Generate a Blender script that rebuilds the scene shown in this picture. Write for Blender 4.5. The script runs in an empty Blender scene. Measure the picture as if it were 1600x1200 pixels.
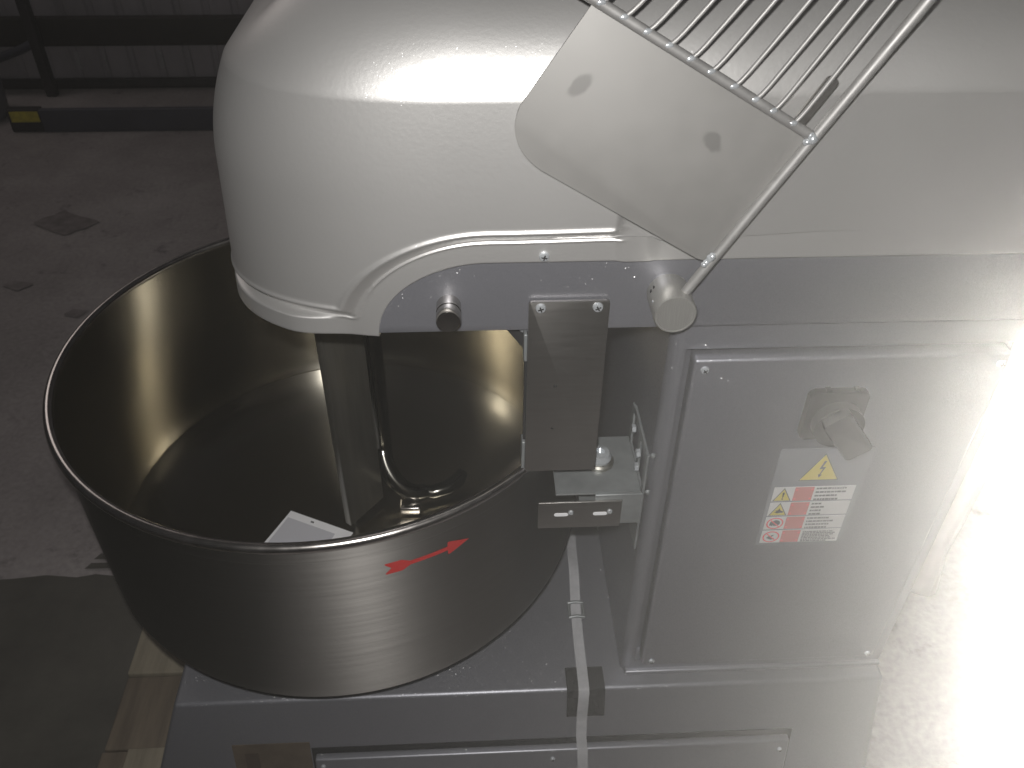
import bpy, bmesh, math, random
from mathutils import Vector, Matrix

random.seed(7)
scene = bpy.context.scene
col = scene.collection
rad = math.radians

# ------------------------------------------------------------------ camera
CAM = Vector((0.1953, -0.692, 1.52))
FWD = Vector((0.04191207, 0.77380917, -0.63203066))
RGT = Vector((0.99882159, -0.04794409, 0.00753619))
UPV = Vector((0.02447057, 0.63160172, 0.77490674))
cd = bpy.data.cameras.new("camera")
cam = bpy.data.objects.new("camera", cd)
col.objects.link(cam)
cam.matrix_world = Matrix(((RGT.x, UPV.x, -FWD.x, CAM.x), (RGT.y, UPV.y, -FWD.y, CAM.y),
                           (RGT.z, UPV.z, -FWD.z, CAM.z), (0, 0, 0, 1)))
cd.sensor_fit = 'HORIZONTAL'; cd.sensor_width = 36; cd.lens = 30.587
cd.clip_start = 0.02; cd.clip_end = 200
cd.dof.use_dof = True; cd.dof.focus_distance = 0.86; cd.dof.aperture_fstop = 14
scene.camera = cam

# ------------------------------------------------------------------ world and lamps
w = bpy.data.worlds.new("World"); scene.world = w; w.use_nodes = True
w.node_tree.nodes["Background"].inputs[0].default_value = (0.95, 0.92, 1.0, 1)
w.node_tree.nodes["Background"].inputs[1].default_value = 0.012


def area(name, loc, target, size, power, color, spread=180, sizey=None):
    l = bpy.data.lights.new(name, 'AREA'); l.energy = power; l.color = color
    l.shape = 'RECTANGLE' if sizey else 'DISK'; l.size = size
    if sizey: l.size_y = sizey
    l.spread = rad(spread)
    o = bpy.data.objects.new(name, l); col.objects.link(o)
    o.location = loc
    o.rotation_euler = (Vector(target) - Vector(loc)).to_track_quat('-Z', 'Y').to_euler()
    return o


area("flash_lamp", CAM - RGT * 0.012 + UPV * 0.036 - FWD * 0.004, CAM + FWD, 0.016, 9.4, (1.0, 0.98, 0.95))
# added unseen lamp facing the camera: its glow in the haze imitates lens glare
bl_dir = (FWD * 1359 + RGT * 955 - UPV * 600).normalized()
bl = area("added_veil_light", CAM + bl_dir * 0.50, CAM, 0.05, 116.0, (1.0, 0.965, 0.90), 150, 0.42)
ax_x = UPV.cross(bl_dir).normalized()
bl.rotation_euler = Matrix((ax_x, bl_dir.cross(ax_x), bl_dir)).transposed().to_euler()   # the strip stands upright
area("added_floor_light", (1.70, 0.15, 1.15), (1.40, 0.10, 0.0), 0.4, 0.8, (1.0, 0.95, 0.86), 120)  # added unseen source, only to whiten the floor on the right
area("ceiling_lamp", (-2.3, 3.0, 2.9), (-1.4, 1.5, 0), 1.8, 6.5, (1.0, 0.90, 0.86), 150)

scene.view_settings.view_transform = 'Standard'
scene.view_settings.look = 'None'
scene.view_settings.exposure = 0
scene.view_settings.gamma = 1
scene.cycles.max_bounces = 10
scene.cycles.glossy_bounces = 6
scene.cycles.caustics_reflective = True
scene.cycles.blur_glossy = 0.3
scene.cycles.sample_clamp_indirect = 6
scene.cycles.use_denoising = True


# ------------------------------------------------------------------ materials
def nodes_of(m):
    m.use_nodes = True
    nt = m.node_tree
    return nt, nt.nodes, nt.links, nt.nodes["Principled BSDF"]


def P(name, color, rough=0.5, metal=0.0, coat=0.0, var=0.0, vscale=6.0, bump=0.0, bscale=200.0,
      rvar=0.0, spec=0.5, stretch=(1, 1, 1)):
    m = bpy.data.materials.new(name); nt, N, L, b = nodes_of(m)
    b.inputs["Base Color"].default_value = (*color, 1)
    b.inputs["Roughness"].default_value = rough
    b.inputs["Metallic"].default_value = metal
    b.inputs["Coat Weight"].default_value = coat
    b.inputs["Coat Roughness"].default_value = 0.12
    b.inputs["Specular IOR Level"].default_value = spec
    tc = N.new("ShaderNodeTexCoord"); mp = N.new("ShaderNodeMapping"); mp.inputs[3].default_value = stretch
    L.new(tc.outputs["Object"], mp.inputs[0])
    if var or rvar:
        n = N.new("ShaderNodeTexNoise"); n.inputs["Scale"].default_value = vscale; n.inputs["Detail"].default_value = 6
        n.inputs["Roughness"].default_value = 0.65
        L.new(mp.outputs[0], n.inputs["Vector"])
        if var:
            mr = N.new("ShaderNodeMapRange"); mr.inputs[1].default_value = 0.3; mr.inputs[2].default_value = 0.7
            mr.inputs[3].default_value = 1 - var; mr.inputs[4].default_value = 1 + var
            L.new(n.outputs["Fac"], mr.inputs[0])
            mx = N.new("ShaderNodeVectorMath"); mx.operation = 'SCALE'
            mx.inputs[0].default_value = color; L.new(mr.outputs[0], mx.inputs["Scale"])
            L.new(mx.outputs[0], b.inputs["Base Color"])
        if rvar:
            mr = N.new("ShaderNodeMapRange"); mr.inputs[1].default_value = 0.3; mr.inputs[2].default_value = 0.7
            mr.inputs[3].default_value = max(0.03, rough - rvar); mr.inputs[4].default_value = rough + rvar
            L.new(n.outputs["Fac"], mr.inputs[0]); L.new(mr.outputs[0], b.inputs["Roughness"])
    if bump:
        n2 = N.new("ShaderNodeTexNoise"); n2.inputs["Scale"].default_value = bscale; n2.inputs["Detail"].default_value = 3
        L.new(mp.outputs[0], n2.inputs["Vector"])
        bp = N.new("ShaderNodeBump"); bp.inputs["Strength"].default_value = bump; bp.inputs["Distance"].default_value = 0.002
        L.new(n2.outputs["Fac"], bp.inputs["Height"]); L.new(bp.outputs[0], b.inputs["Normal"])
    return m


def paint(name, color, rough, metal, flake, amount, coat=0.0, coat_rough=0.15, peel=0.05, var=0.04, tilt=0.03, spark=0.3):
    """metallic flake paint: every tiny cell tilts its own normal a little, a few tilt a lot and sparkle"""
    m = bpy.data.materials.new(name); nt, N, L, b = nodes_of(m)
    b.inputs["Metallic"].default_value = metal
    b.inputs["Coat Weight"].default_value = coat
    b.inputs["Coat Roughness"].default_value = coat_rough
    tc = N.new("ShaderNodeTexCoord")
    vo = N.new("ShaderNodeTexVoronoi"); vo.inputs["Scale"].default_value = flake
    L.new(tc.outputs["Object"], vo.inputs["Vector"])
    sub = N.new("ShaderNodeVectorMath"); sub.operation = 'SUBTRACT'; sub.inputs[1].default_value = (0.5, 0.5, 0.5)
    L.new(vo.outputs["Color"], sub.inputs[0])
    wn = N.new("ShaderNodeTexWhiteNoise"); L.new(vo.outputs["Position"], wn.inputs["Vector"])
    pick = N.new("ShaderNodeMath"); pick.operation = 'GREATER_THAN'; pick.inputs[1].default_value = 1 - amount
    L.new(wn.outputs["Value"], pick.inputs[0])
    sc = N.new("ShaderNodeVectorMath"); sc.operation = 'SCALE'; sc.inputs["Scale"].default_value = tilt
    L.new(sub.outputs[0], sc.inputs[0])
    n2 = N.new("ShaderNodeTexNoise"); n2.inputs["Scale"].default_value = 260; n2.inputs["Detail"].default_value = 2
    L.new(tc.outputs["Object"], n2.inputs["Vector"])
    bp = N.new("ShaderNodeBump"); bp.inputs["Strength"].default_value = peel; bp.inputs["Distance"].default_value = 0.002
    L.new(n2.outputs["Fac"], bp.inputs["Height"])
    ad = N.new("ShaderNodeVectorMath"); ad.operation = 'ADD'
    L.new(bp.outputs[0], ad.inputs[0]); L.new(sc.outputs[0], ad.inputs[1])
    nm = N.new("ShaderNodeVectorMath"); nm.operation = 'NORMALIZE'; L.new(ad.outputs[0], nm.inputs[0])
    L.new(bp.outputs[0], b.inputs["Normal"])
    mixn = N.new("ShaderNodeMix"); mixn.data_type = 'VECTOR'
    L.new(pick.outputs[0], mixn.inputs["Factor"]); L.new(bp.outputs[0], mixn.inputs["A"]); L.new(nm.outputs[0], mixn.inputs["B"])
    L.new(mixn.outputs["Result"], b.inputs["Coat Normal"])
    cw = N.new("ShaderNodeMapRange"); cw.inputs[3].default_value = coat; cw.inputs[4].default_value = spark
    L.new(pick.outputs[0], cw.inputs[0]); L.new(cw.outputs[0], b.inputs["Coat Weight"])
    cr = N.new("ShaderNodeMapRange"); cr.inputs[3].default_value = coat_rough; cr.inputs[4].default_value = 0.17
    L.new(pick.outputs[0], cr.inputs[0]); L.new(cr.outputs[0], b.inputs["Coat Roughness"])
    b.inputs["Coat IOR"].default_value = 1.8
    b.inputs["Roughness"].default_value = rough
    n = N.new("ShaderNodeTexNoise"); n.inputs["Scale"].default_value = 3.5; n.inputs["Detail"].default_value = 5
    L.new(tc.outputs["Object"], n.inputs["Vector"])
    mr = N.new("ShaderNodeMapRange"); mr.inputs[1].default_value = 0.3; mr.inputs[2].default_value = 0.7
    mr.inputs[3].default_value = 1 - var; mr.inputs[4].default_value = 1 + var
    L.new(n.outputs["Fac"], mr.inputs[0])
    mx = N.new("ShaderNodeVectorMath"); mx.operation = 'SCALE'; mx.inputs[0].default_value = color
    L.new(mr.outputs[0], mx.inputs["Scale"])
    L.new(mx.outputs[0], b.inputs["Base Color"])
    return m


def steel(name, color, rough, aniso=0.0, scratch=(1, 1, 1), sscale=60.0, var=0.12, axis='Z', rot=0.0, smudges=(), metal=1.0):
    """brushed stainless steel; smudges = [(x, y, z, radius)] are greasy finger marks that stay on the metal"""
    m = bpy.data.materials.new(name); nt, N, L, b = nodes_of(m)
    b.inputs["Metallic"].default_value = metal
    b.inputs["Anisotropic"].default_value = aniso
    b.inputs["Anisotropic Rotation"].default_value = rot
    if aniso:
        tg = N.new("ShaderNodeTangent"); tg.direction_type = 'RADIAL'; tg.axis = axis
        L.new(tg.outputs[0], b.inputs["Tangent"])
    tc = N.new("ShaderNodeTexCoord"); mp = N.new("ShaderNodeMapping"); mp.inputs[3].default_value = scratch
    L.new(tc.outputs["Object"], mp.inputs[0])
    n = N.new("ShaderNodeTexNoise"); n.inputs["Scale"].default_value = sscale; n.inputs["Detail"].default_value = 5
    L.new(mp.outputs[0], n.inputs["Vector"])
    mr = N.new("ShaderNodeMapRange"); mr.inputs[1].default_value = 0.3; mr.inputs[2].default_value = 0.7
    mr.inputs[3].default_value = rough * (1 - var); mr.inputs[4].default_value = rough * (1 + var)
    L.new(n.outputs["Fac"], mr.inputs[0])
    mc = N.new("ShaderNodeMapRange"); mc.inputs[1].default_value = 0.25; mc.inputs[2].default_value = 0.75
    mc.inputs[3].default_value = 1 - var; mc.inputs[4].default_value = 1 + var
    L.new(n.outputs["Fac"], mc.inputs[0])
    mx = N.new("ShaderNodeVectorMath"); mx.operation = 'SCALE'; mx.inputs[0].default_value = color
    L.new(mc.outputs[0], mx.inputs["Scale"])
    out_c, out_r = mx.outputs[0], mr.outputs[0]
    for (x, y, z, r, sx, sz) in smudges:
        mp2 = N.new("ShaderNodeMapping"); mp2.vector_type = 'TEXTURE'
        mp2.inputs[1].default_value = (x, y, z); mp2.inputs[2].default_value = (0, rad(-35), 0)
        mp2.inputs[3].default_value = (sx, 1, sz)
        n3 = N.new("ShaderNodeTexNoise"); n3.inputs["Scale"].default_value = 70; n3.inputs["Detail"].default_value = 3
        L.new(tc.outputs["Object"], n3.inputs["Vector"])
        L.new(tc.outputs["Object"], mp2.inputs[0])
        ln = N.new("ShaderNodeVectorMath"); ln.operation = 'LENGTH'; L.new(mp2.outputs[0], ln.inputs[0])
        a = N.new("ShaderNodeMath"); a.operation = 'MULTIPLY_ADD'; a.inputs[1].default_value = r * 1.1
        L.new(n3.outputs["Fac"], a.inputs[0]); L.new(ln.outputs["Value"], a.inputs[2])
        s = N.new("ShaderNodeMapRange"); s.interpolation_type = 'SMOOTHSTEP'
        s.inputs[1].default_value = r * 1.15; s.inputs[2].default_value = r * 1.6
        s.inputs[3].default_value = 0.68; s.inputs[4].default_value = 1.0
        L.new(a.outputs[0], s.inputs[0])
        v = N.new("ShaderNodeVectorMath"); v.operation = 'SCALE'
        L.new(out_c, v.inputs[0]); L.new(s.outputs[0], v.inputs["Scale"]); out_c = v.outputs[0]
    L.new(out_c, b.inputs["Base Color"]); L.new(out_r, b.inputs["Roughness"])
    return m


M = {}
M['hood'] = paint("silver_hood_paint", (0.61, 0.602, 0.592), 0.45, 0.76, 1900, 0.5, coat=0.0, coat_rough=0.3, peel=0.05, tilt=0.55, spark=0.16)
M['body'] = paint("grey_hammered_paint", (0.235, 0.237, 0.262), 0.42, 0.62, 1700, 0.42, coat=0.10, coat_rough=0.28, peel=0.05, tilt=0.95, spark=0.34)
M['bowl'] = steel("brushed_bowl_steel", (0.31, 0.297, 0.282), 0.43, 0.90, (1, 1, 40), 6.0, 0.04, rot=0.25)
M['bowl_in'] = steel("polished_bowl_inside", (0.47, 0.44, 0.37), 0.25, 0.90, (1, 1, 60), 1.5, 0.03, rot=0.25)
M['rim'] = steel("polished_rim_steel", (0.56, 0.53, 0.51), 0.24)
M['bar'] = steel("bar_steel", (0.27, 0.26, 0.235), 0.36, 0, (1, 1, 0.1), 80, metal=0.85)
M['hook'] = steel("dark_hook_steel", (0.16, 0.155, 0.14), 0.18, metal=1.0)
M['guard'] = steel("satin_guard_steel", (0.228, 0.223, 0.215), 0.62, 0, (1, 1, 1), 40, 0.04, metal=0.3,
                   smudges=((0.283, -0.027, 1.275, 0.010, 1.35, .75), (0.393, -0.027, 1.226, 0.010, .8, 1.25)))
M['wire'] = steel("guard_wire_steel", (0.29, 0.285, 0.28), 0.52, metal=0.55)
M['boss'] = steel("turned_boss_steel", (0.33, 0.325, 0.31), 0.36, 0, (30, 30, 1), 40, 0.12, metal=0.6)
M['pin'] = steel("turned_pin_steel", (0.50, 0.48, 0.45), 0.20, 0, (1, 1, 1), 40, 0.12)
M['plate'] = steel("bracket_plate_steel", (0.32, 0.308, 0.295), 0.42, 0, (1, 1, 12), 20, 0.05)
M['zinc'] = steel("zinc_plated_steel", (0.25, 0.265, 0.27), 0.40, metal=0.5)
M['chrome'] = steel("bright_screw_steel", (0.62, 0.65, 0.68), 0.22, metal=0.6)
M['dark'] = P("dark_recess", (0.012, 0.012, 0.013), 0.6)
M['rubber'] = P("black_rubber", (0.016, 0.016, 0.017), 0.55, bump=0.2)
M['knob'] = P("dark_grey_switch_plastic", (0.035, 0.035, 0.034), 0.6, var=0.08, bump=0.1)
M['lplate'] = P("label_grey_print", (0.20, 0.205, 0.22), 0.5)
M['white'] = P("label_white_print", (0.52, 0.515, 0.51), 0.5)
M['yellow'] = P("label_yellow_print", (0.52, 0.43, 0.10), 0.5)
M['black'] = P("label_black_print", (0.03, 0.03, 0.03), 0.5)
M['pink'] = P("label_red_print", (0.44, 0.15, 0.14), 0.5)
M['text'] = P("label_text_print", (0.11, 0.11, 0.115), 0.5)
M['redring'] = P("label_red_ring", (0.62, 0.12, 0.13), 0.5)
M['arrow'] = P("red_arrow_vinyl", (0.44, 0.028, 0.026), 0.45)
M['card'] = P("white_card", (0.80, 0.80, 0.82), 0.6, var=0.04, vscale=12)
M['cardgrey'] = P("card_grey_print", (0.52, 0.52, 0.56), 0.6)
M['strap'] = P("clear_white_strap", (0.62, 0.62, 0.64), 0.22, var=0.1, vscale=60, coat=0.3)
nt, N, L, b = nodes_of(M['strap']); b.inputs["Alpha"].default_value = 0.42
M['film'] = P("pale_plastic_film", (0.50, 0.465, 0.45), 0.35, var=0.06, vscale=14, bump=0.5, bscale=30)
M['brown'] = P("brown_kraft_tape", (0.085, 0.065, 0.046), 0.6, var=0.25, vscale=30)
M['rust'] = P("rack_dark_steel", (0.035, 0.031, 0.033), 0.55, 0.2, var=0.3, vscale=12)
M['timber'] = P("dark_brown_rail", (0.022, 0.017, 0.015), 0.7, var=0.3, vscale=5)
M['kerb'] = P("slate_blue_paint", (0.060, 0.060, 0.078), 0.5, var=0.15, vscale=6)
M['wall'] = P("galvanised_sheet", (0.36, 0.335, 0.355), 0.5, 0.2, var=0.25, vscale=3, stretch=(1, 1, 0.3))
M['wallpatch'] = P("pale_wall_mark", (0.33, 0.32, 0.33), 0.5, var=0.2, vscale=20)


def floor_material():
    m = bpy.data.materials.new("dusty_concrete"); nt, N, L, b = nodes_of(m)
    tc = N.new("ShaderNodeTexCoord")

    def noise(scale, det=6, ro=0.6):
        n = N.new("ShaderNodeTexNoise"); n.inputs["Scale"].default_value = scale; n.inputs["Detail"].default_value = det
        n.inputs["Roughness"].default_value = ro; L.new(tc.outputs["Object"], n.inputs["Vector"]); return n
    a, c, d = noise(1.6, 8, 0.65), noise(9, 8, 0.7), noise(70, 4, 0.6)
    r = N.new("ShaderNodeValToRGB"); L.new(a.outputs["Fac"], r.inputs[0])
    e = r.color_ramp.elements
    e[0].position = 0.32; e[0].color = (0.215, 0.195, 0.192, 1)
    e[1].position = 0.68; e[1].color = (0.385, 0.355, 0.352, 1)
    k = e.new(0.5); k.color = (0.30, 0.272, 0.27, 1)
    # scuffs and oil marks
    s = N.new("ShaderNodeMapRange"); s.interpolation_type = 'SMOOTHSTEP'
    s.inputs[1].default_value = 0.28; s.inputs[2].default_value = 0.43; s.inputs[3].default_value = 0.5; s.inputs[4].default_value = 1
    L.new(c.outputs["Fac"], s.inputs[0])
    g = N.new("ShaderNodeMapRange"); g.inputs[1].default_value = 0.3; g.inputs[2].default_value = 0.7
    g.inputs[3].default_value = 0.86; g.inputs[4].default_value = 1.14
    L.new(d.outputs["Fac"], g.inputs[0])
    mu = N.new("ShaderNodeMath"); mu.operation = 'MULTIPLY'; L.new(s.outputs[0], mu.inputs[0]); L.new(g.outputs[0], mu.inputs[1])
    v = N.new("ShaderNodeVectorMath"); v.operation = 'SCALE'; L.new(r.outputs[0], v.inputs[0]); L.new(mu.outputs[0], v.inputs["Scale"])
    L.new(v.outputs[0], b.inputs["Base Color"])
    b.inputs["Roughness"].default_value = 0.62
    bp = N.new("ShaderNodeBump"); bp.inputs["Strength"].default_value = 0.25; bp.inputs["Distance"].default_value = 0.004
    L.new(d.outputs["Fac"], bp.inputs["Height"]); L.new(bp.outputs[0], b.inputs["Normal"])
    return m


M['floor'] = floor_material()
M['coat'] = P("dark_floor_tone", (0.075, 0.071, 0.06), 0.6, var=0.3, vscale=5, bump=0.2, bscale=60)
M['oil'] = P("dark_floor_stain", (0.19, 0.168, 0.166), 0.55, var=0.3, vscale=25)
M['wood'] = P("pallet_wood", (0.25, 0.22, 0.165), 0.7, var=0.22, vscale=7, bump=0.4, bscale=40, stretch=(6, 0.6, 6))
M['wood2'] = P("pallet_wood_brown", (0.15, 0.122, 0.09), 0.7, var=0.25, vscale=7, bump=0.4, bscale=40, stretch=(6, 0.6, 6))


# ------------------------------------------------------------------ mesh helpers
def link(name, bm, mat, parent=None, smooth=False, sharp=35):
    me = bpy.data.meshes.new(name)
    bmesh.ops.recalc_face_normals(bm, faces=bm.faces)
    bm.to_mesh(me); bm.free()
    if smooth:
        for p in me.polygons: p.use_smooth = True
        me.set_sharp_from_angle(angle=rad(sharp))
    me.materials.append(mat)
    o = bpy.data.objects.new(name, me); col.objects.link(o)
    if parent: o.parent = parent
    return o


def add_box(bm, lo, hi, bev=0.0, seg=3):
    lo, hi = Vector(lo), Vector(hi)
    r = bmesh.ops.create_cube(bm, size=1.0)
    for v in r['verts']:
        v.co = Vector(((lo[i] + hi[i]) / 2 + v.co[i] * (hi[i] - lo[i]) for i in range(3)))
    if bev:
        es = set()
        for v in r['verts']: es.update(v.link_edges)
        bmesh.ops.bevel(bm, geom=list(es), offset=bev, segments=seg, profile=0.5, affect='EDGES')


def box(name, lo, hi, mat, parent=None, bev=0.0, seg=3):
    bm = bmesh.new(); add_box(bm, lo, hi, bev, seg)
    return link(name, bm, mat, parent, bev > 0, 50)


def add_tube(bm, pts, r, n=10, caps=True):
    pts = [Vector(p) for p in pts]
    rs = r if isinstance(r, (list, tuple)) else [r] * len(pts)
    t0 = (pts[1] - pts[0]).normalized()
    up = Vector((0, 0, 1)) if abs(t0.z) < 0.9 else Vector((0, 1, 0))
    a = t0.cross(up).normalized()
    rings = []
    for i, p in enumerate(pts):
        t = ((pts[min(i + 1, len(pts) - 1)] - pts[max(i - 1, 0)])).normalized()
        a = (a - t * a.dot(t)).normalized(); c = t.cross(a)
        rings.append([bm.verts.new(p + (a * math.cos(k * 2 * math.pi / n) + c * math.sin(k * 2 * math.pi / n)) * rs[i]) for k in range(n)])
    for A, B in zip(rings, rings[1:]):
        for k in range(n): bm.faces.new((A[k], A[(k + 1) % n], B[(k + 1) % n], B[k]))
    if caps:
        bm.faces.new(rings[0]); bm.faces.new(rings[-1])


def tube(name, pts, r, mat, parent=None, n=12):
    bm = bmesh.new(); add_tube(bm, pts, r, n); return link(name, bm, mat, parent, True, 50)


def add_lathe(bm, prof, origin, axis='z', n=32, closed=False):
    """prof = [(radius, height)]; axis 'z' stands up, axis '-y' points towards the viewer's side"""
    o = Vector(origin); rings = []
    for r, h in prof:
        ring = []
        for k in range(n):
            c, s = math.cos(2 * math.pi * k / n), math.sin(2 * math.pi * k / n)
            if axis == 'z': p = Vector((r * c, r * s, h))
            else: p = Vector((r * c, -h, r * s))
            ring.append(bm.verts.new(o + p))
        rings.append(ring)
    for A, B in zip(rings, rings[1:]):
        for k in range(n): bm.faces.new((A[k], A[(k + 1) % n], B[(k + 1) % n], B[k]))
    if closed:
        A, B = rings[-1], rings[0]
        for k in range(n): bm.faces.new((A[k], A[(k + 1) % n], B[(k + 1) % n], B[k]))
    else:
        if prof[0][0] > 1e-6: bm.faces.new(rings[0])
        if prof[-1][0] > 1e-6: bm.faces.new(rings[-1])
    bmesh.ops.remove_doubles(bm, verts=bm.verts, dist=1e-6)


def lathe(name, prof, origin, mat, parent=None, axis='z', n=32, closed=False, sharp=35):
    bm = bmesh.new(); add_lathe(bm, prof, origin, axis, n, closed); return link(name, bm, mat, parent, True, sharp)


def add_prism(bm, poly, y0, y1):
    """poly = [(x, z)] extruded from depth y0 to y1"""
    A = [bm.verts.new((x, y0, z)) for x, z in poly]; B = [bm.verts.new((x, y1, z)) for x, z in poly]
    bm.faces.new(A); bm.faces.new(B[::-1])
    for k in range(len(poly)):
        j = (k + 1) % len(poly); bm.faces.new((A[k], B[k], B[j], A[j]))


def prism(name, poly, y0, y1, mat, parent=None, bev=0.0):
    bm = bmesh.new(); add_prism(bm, poly, y0, y1)
    if bev: bmesh.ops.bevel(bm, geom=list(bm.edges), offset=bev, segments=2, profile=0.5, affect='EDGES')
    return link(name, bm, mat, parent, bev > 0, 40)


def rrect(x0, x1, z0, z1, r, n=6):
    out = []
    for cx, cz, a0 in ((x1 - r, z1 - r, 0), (x0 + r, z1 - r, 90), (x0 + r, z0 + r, 180), (x1 - r, z0 + r, 270)):
        for k in range(n + 1):
            a = rad(a0 + 90 * k / n); out.append((cx + r * math.cos(a), cz + r * math.sin(a)))
    return out


def circle(cx, cz, r, n=24, sx=1.0):
    return [(cx + sx * r * math.cos(2 * math.pi * k / n), cz + r * math.sin(2 * math.pi * k / n)) for k in range(n)]


def tag(o, label=None, cat=None, group=None, kind=None):
    if label: o['label'] = label
    if cat: o['category'] = cat
    if group: o['group'] = group
    if kind: o['kind'] = kind
    return o


def empty(name, loc):
    o = bpy.data.objects.new(name, None); col.objects.link(o); o.location = loc; o.empty_display_size = 0.1
    return o


def settle(root):
    """children were built in world coordinates: keep them there under a root that stands at its own base"""
    for c in root.children: c.matrix_parent_inverse = Matrix.Translation(-root.location)


# ------------------------------------------------------------------ the setting
def sheet(name, x0, x1, y0, y1, z, mat, n=1):
    bm = bmesh.new()
    bm.faces.new([bm.verts.new(p) for p in ((x0, y0, z), (x1, y0, z), (x1, y1, z), (x0, y1, z))])
    return link(name, bm, mat)


fl = sheet("floor", -14, 14, -10, 14, 0, M['floor']); tag(fl, kind='structure')
# dark flat strip over the floor, its far edge broken into short bars
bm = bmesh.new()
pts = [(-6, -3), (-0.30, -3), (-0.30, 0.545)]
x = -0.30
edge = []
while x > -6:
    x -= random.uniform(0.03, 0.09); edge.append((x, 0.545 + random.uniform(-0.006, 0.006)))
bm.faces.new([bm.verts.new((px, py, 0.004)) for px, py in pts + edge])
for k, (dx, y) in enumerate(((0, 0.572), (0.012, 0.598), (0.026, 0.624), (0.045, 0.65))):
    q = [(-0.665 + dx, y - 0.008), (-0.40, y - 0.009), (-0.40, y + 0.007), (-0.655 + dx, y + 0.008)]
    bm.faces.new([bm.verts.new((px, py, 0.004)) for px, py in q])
tag(link("dark_floor_strip", bm, M['coat']), kind='structure')
bm = bmesh.new()
for q in (((-1.36, 2.13), (-1.215, 2.035), (-1.12, 2.13), (-1.275, 2.22)),
          ((-1.30, 1.72), (-1.24, 1.69), (-1.20, 1.73), (-1.27, 1.75)), ((-1.05, 1.55), (-1.0, 1.53), (-0.98, 1.57), (-1.03, 1.58))):
    c = Vector((sum(p[0] for p in q) / 4, sum(p[1] for p in q) / 4))
    ring = []
    for i in range(4):
        a, bb = Vector(q[i]), Vector(q[(i + 1) % 4])
        for k in range(6):
            p = a.lerp(bb, k / 6); p = c + (p - c) * random.uniform(0.93, 1.05); ring.append(bm.verts.new((p.x, p.y, 0.004)))
    bm.faces.new(ring)
tag(link("floor_stain", bm, M['oil']), kind='structure')

# ribbed sheet-metal wall across the back
wall = empty("corrugated_wall", (0, 3.46, 0))
tag(wall, "dim ribbed sheet metal wall at the back behind the dark rail", "wall")
bm = bmesh.new()
xs = []
x = -7.0
while x < 7:
    for dx, dy in ((0, 0.010), (0.022, 0.010), (0.030, 0), (0.120, 0)): xs.append((x + dx, 3.46 + dy))
    x += 0.128
A = [bm.verts.new((px, py, 0.03)) for px, py in xs]; B = [bm.verts.new((px, py, 4.0)) for px, py in xs]
for k in range(len(xs) - 1): bm.faces.new((A[k], A[k + 1], B[k + 1], B[k]))
link("ribbed_sheet", bm, M['wall'], wall)
box("base_channel", (-7, 3.43, 0.0), (7, 3.455, 0.045), M['rust'], wall, 0.004)
for k, sx in enumerate((-1.6, -1.475, -1.35, -1.22, -1.09, -0.97, -0.85)):
    z1 = 0.155 + 0.012 * random.random()
    if k % 3 == 0: box("pale_mark", (sx - 0.010, 3.452, 0.085), (sx + 0.008, 3.459, z1), M['wallpatch'], wall, 0.002)
    else: box("pale_mark", (sx - 0.0028, 3.452, 0.075), (sx + 0.0028, 3.459, z1), M['wallpatch'], wall, 0.001)
settle(wall)

rack = empty("storage_rack", (-1.2, 3.38, 0))
tag(rack, "dark steel rack frame with a post and wide rail before the ribbed wall", "rack")
for px in (-1.715, 0.6, 2.9): box("post", (px - 0.022, 3.33, 0), (px + 0.022, 3.374, 2.2), M['rust'], rack, 0.004)
box("rail", (-3.4, 3.375, 0.212), (3.4, 3.425, 0.333), M['timber'], rack, 0.006)
tube("brace", [(-2.12, 3.36, 0.07), (-1.96, 3.36, 0.15), (-1.80, 3.352, 0.205), (-1.73, 3.35, 0.235)], 0.019, M['kerb'], rack)
tube("brace", [(-1.73, 3.35, 0.46), (-1.99, 3.36, 0.62)], 0.016, M['rust'], rack)
settle(rack)

beam = empty("floor_beam", (-0.9, 2.95, 0))
tag(beam, "slate blue steel beam lying on the floor before the back wall", "beam")
box("beam_body", (-1.600, 2.93, 0.0), (1.5, 2.955, 0.098), M['kerb'], beam, 0.004)
box("end_plate", (-1.735, 2.935, 0.0), (-1.6005, 2.975, 0.098), M['rust'], beam, 0.003)
box("yellow_sticker", (-1.722, 2.931, 0.046), (-1.606, 2.9345, 0.090), P("faded_yellow_sticker", (0.50, 0.42, 0.05), 0.5, var=0.25, vscale=40), beam)
settle(beam)
pipe = tag(lathe("dust_bin", [(0.0, 0), (0.10, 0), (0.115, 0.02), (0.125, 0.16), (0.118, 0.18), (0.0, 0.185)], (-1.93, 3.10, 0),
                 P("grey_bin_plastic", (0.14, 0.14, 0.155), 0.45), None),
           "rounded grey container standing on the floor left of the rack post", "container")

# timber on the floor beside the machine
pal = empty("pallet_timber", (-0.43, 0.2, 0))
tag(pal, "tan pallet timber lying on the floor beside the machine base", "timber")
box("plank", (-0.487, 0.285, 0.004), (-0.374, 0.80, 0.026), M['wood'], pal, 0.003)
box("plank", (-0.486, 0.135, 0.004), (-0.374, 0.282, 0.020), M['wood2'], pal, 0.003)
box("plank", (-0.440, 0.02, 0.004), (-0.360, 0.132, 0.030), M['wood'], pal, 0.003)
box("plank", (-0.488, -0.35, 0.004), (-0.442, 0.131, 0.022), M['wood2'], pal, 0.003)
settle(pal)

# ------------------------------------------------------------------ the mixer
mx = empty("dough_mixer", (0.3, 0.247, 0.0))
tag(mx, "large grey spiral dough mixer with steel bowl and raised wire guard", "dough mixer")

# --- base: a sheet metal box whose sides flare towards the floor
XL, XR, YF, YB, ZT, ZB = -0.2295, 0.765, -0.0245, 0.535, 0.420, 0.06


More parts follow.
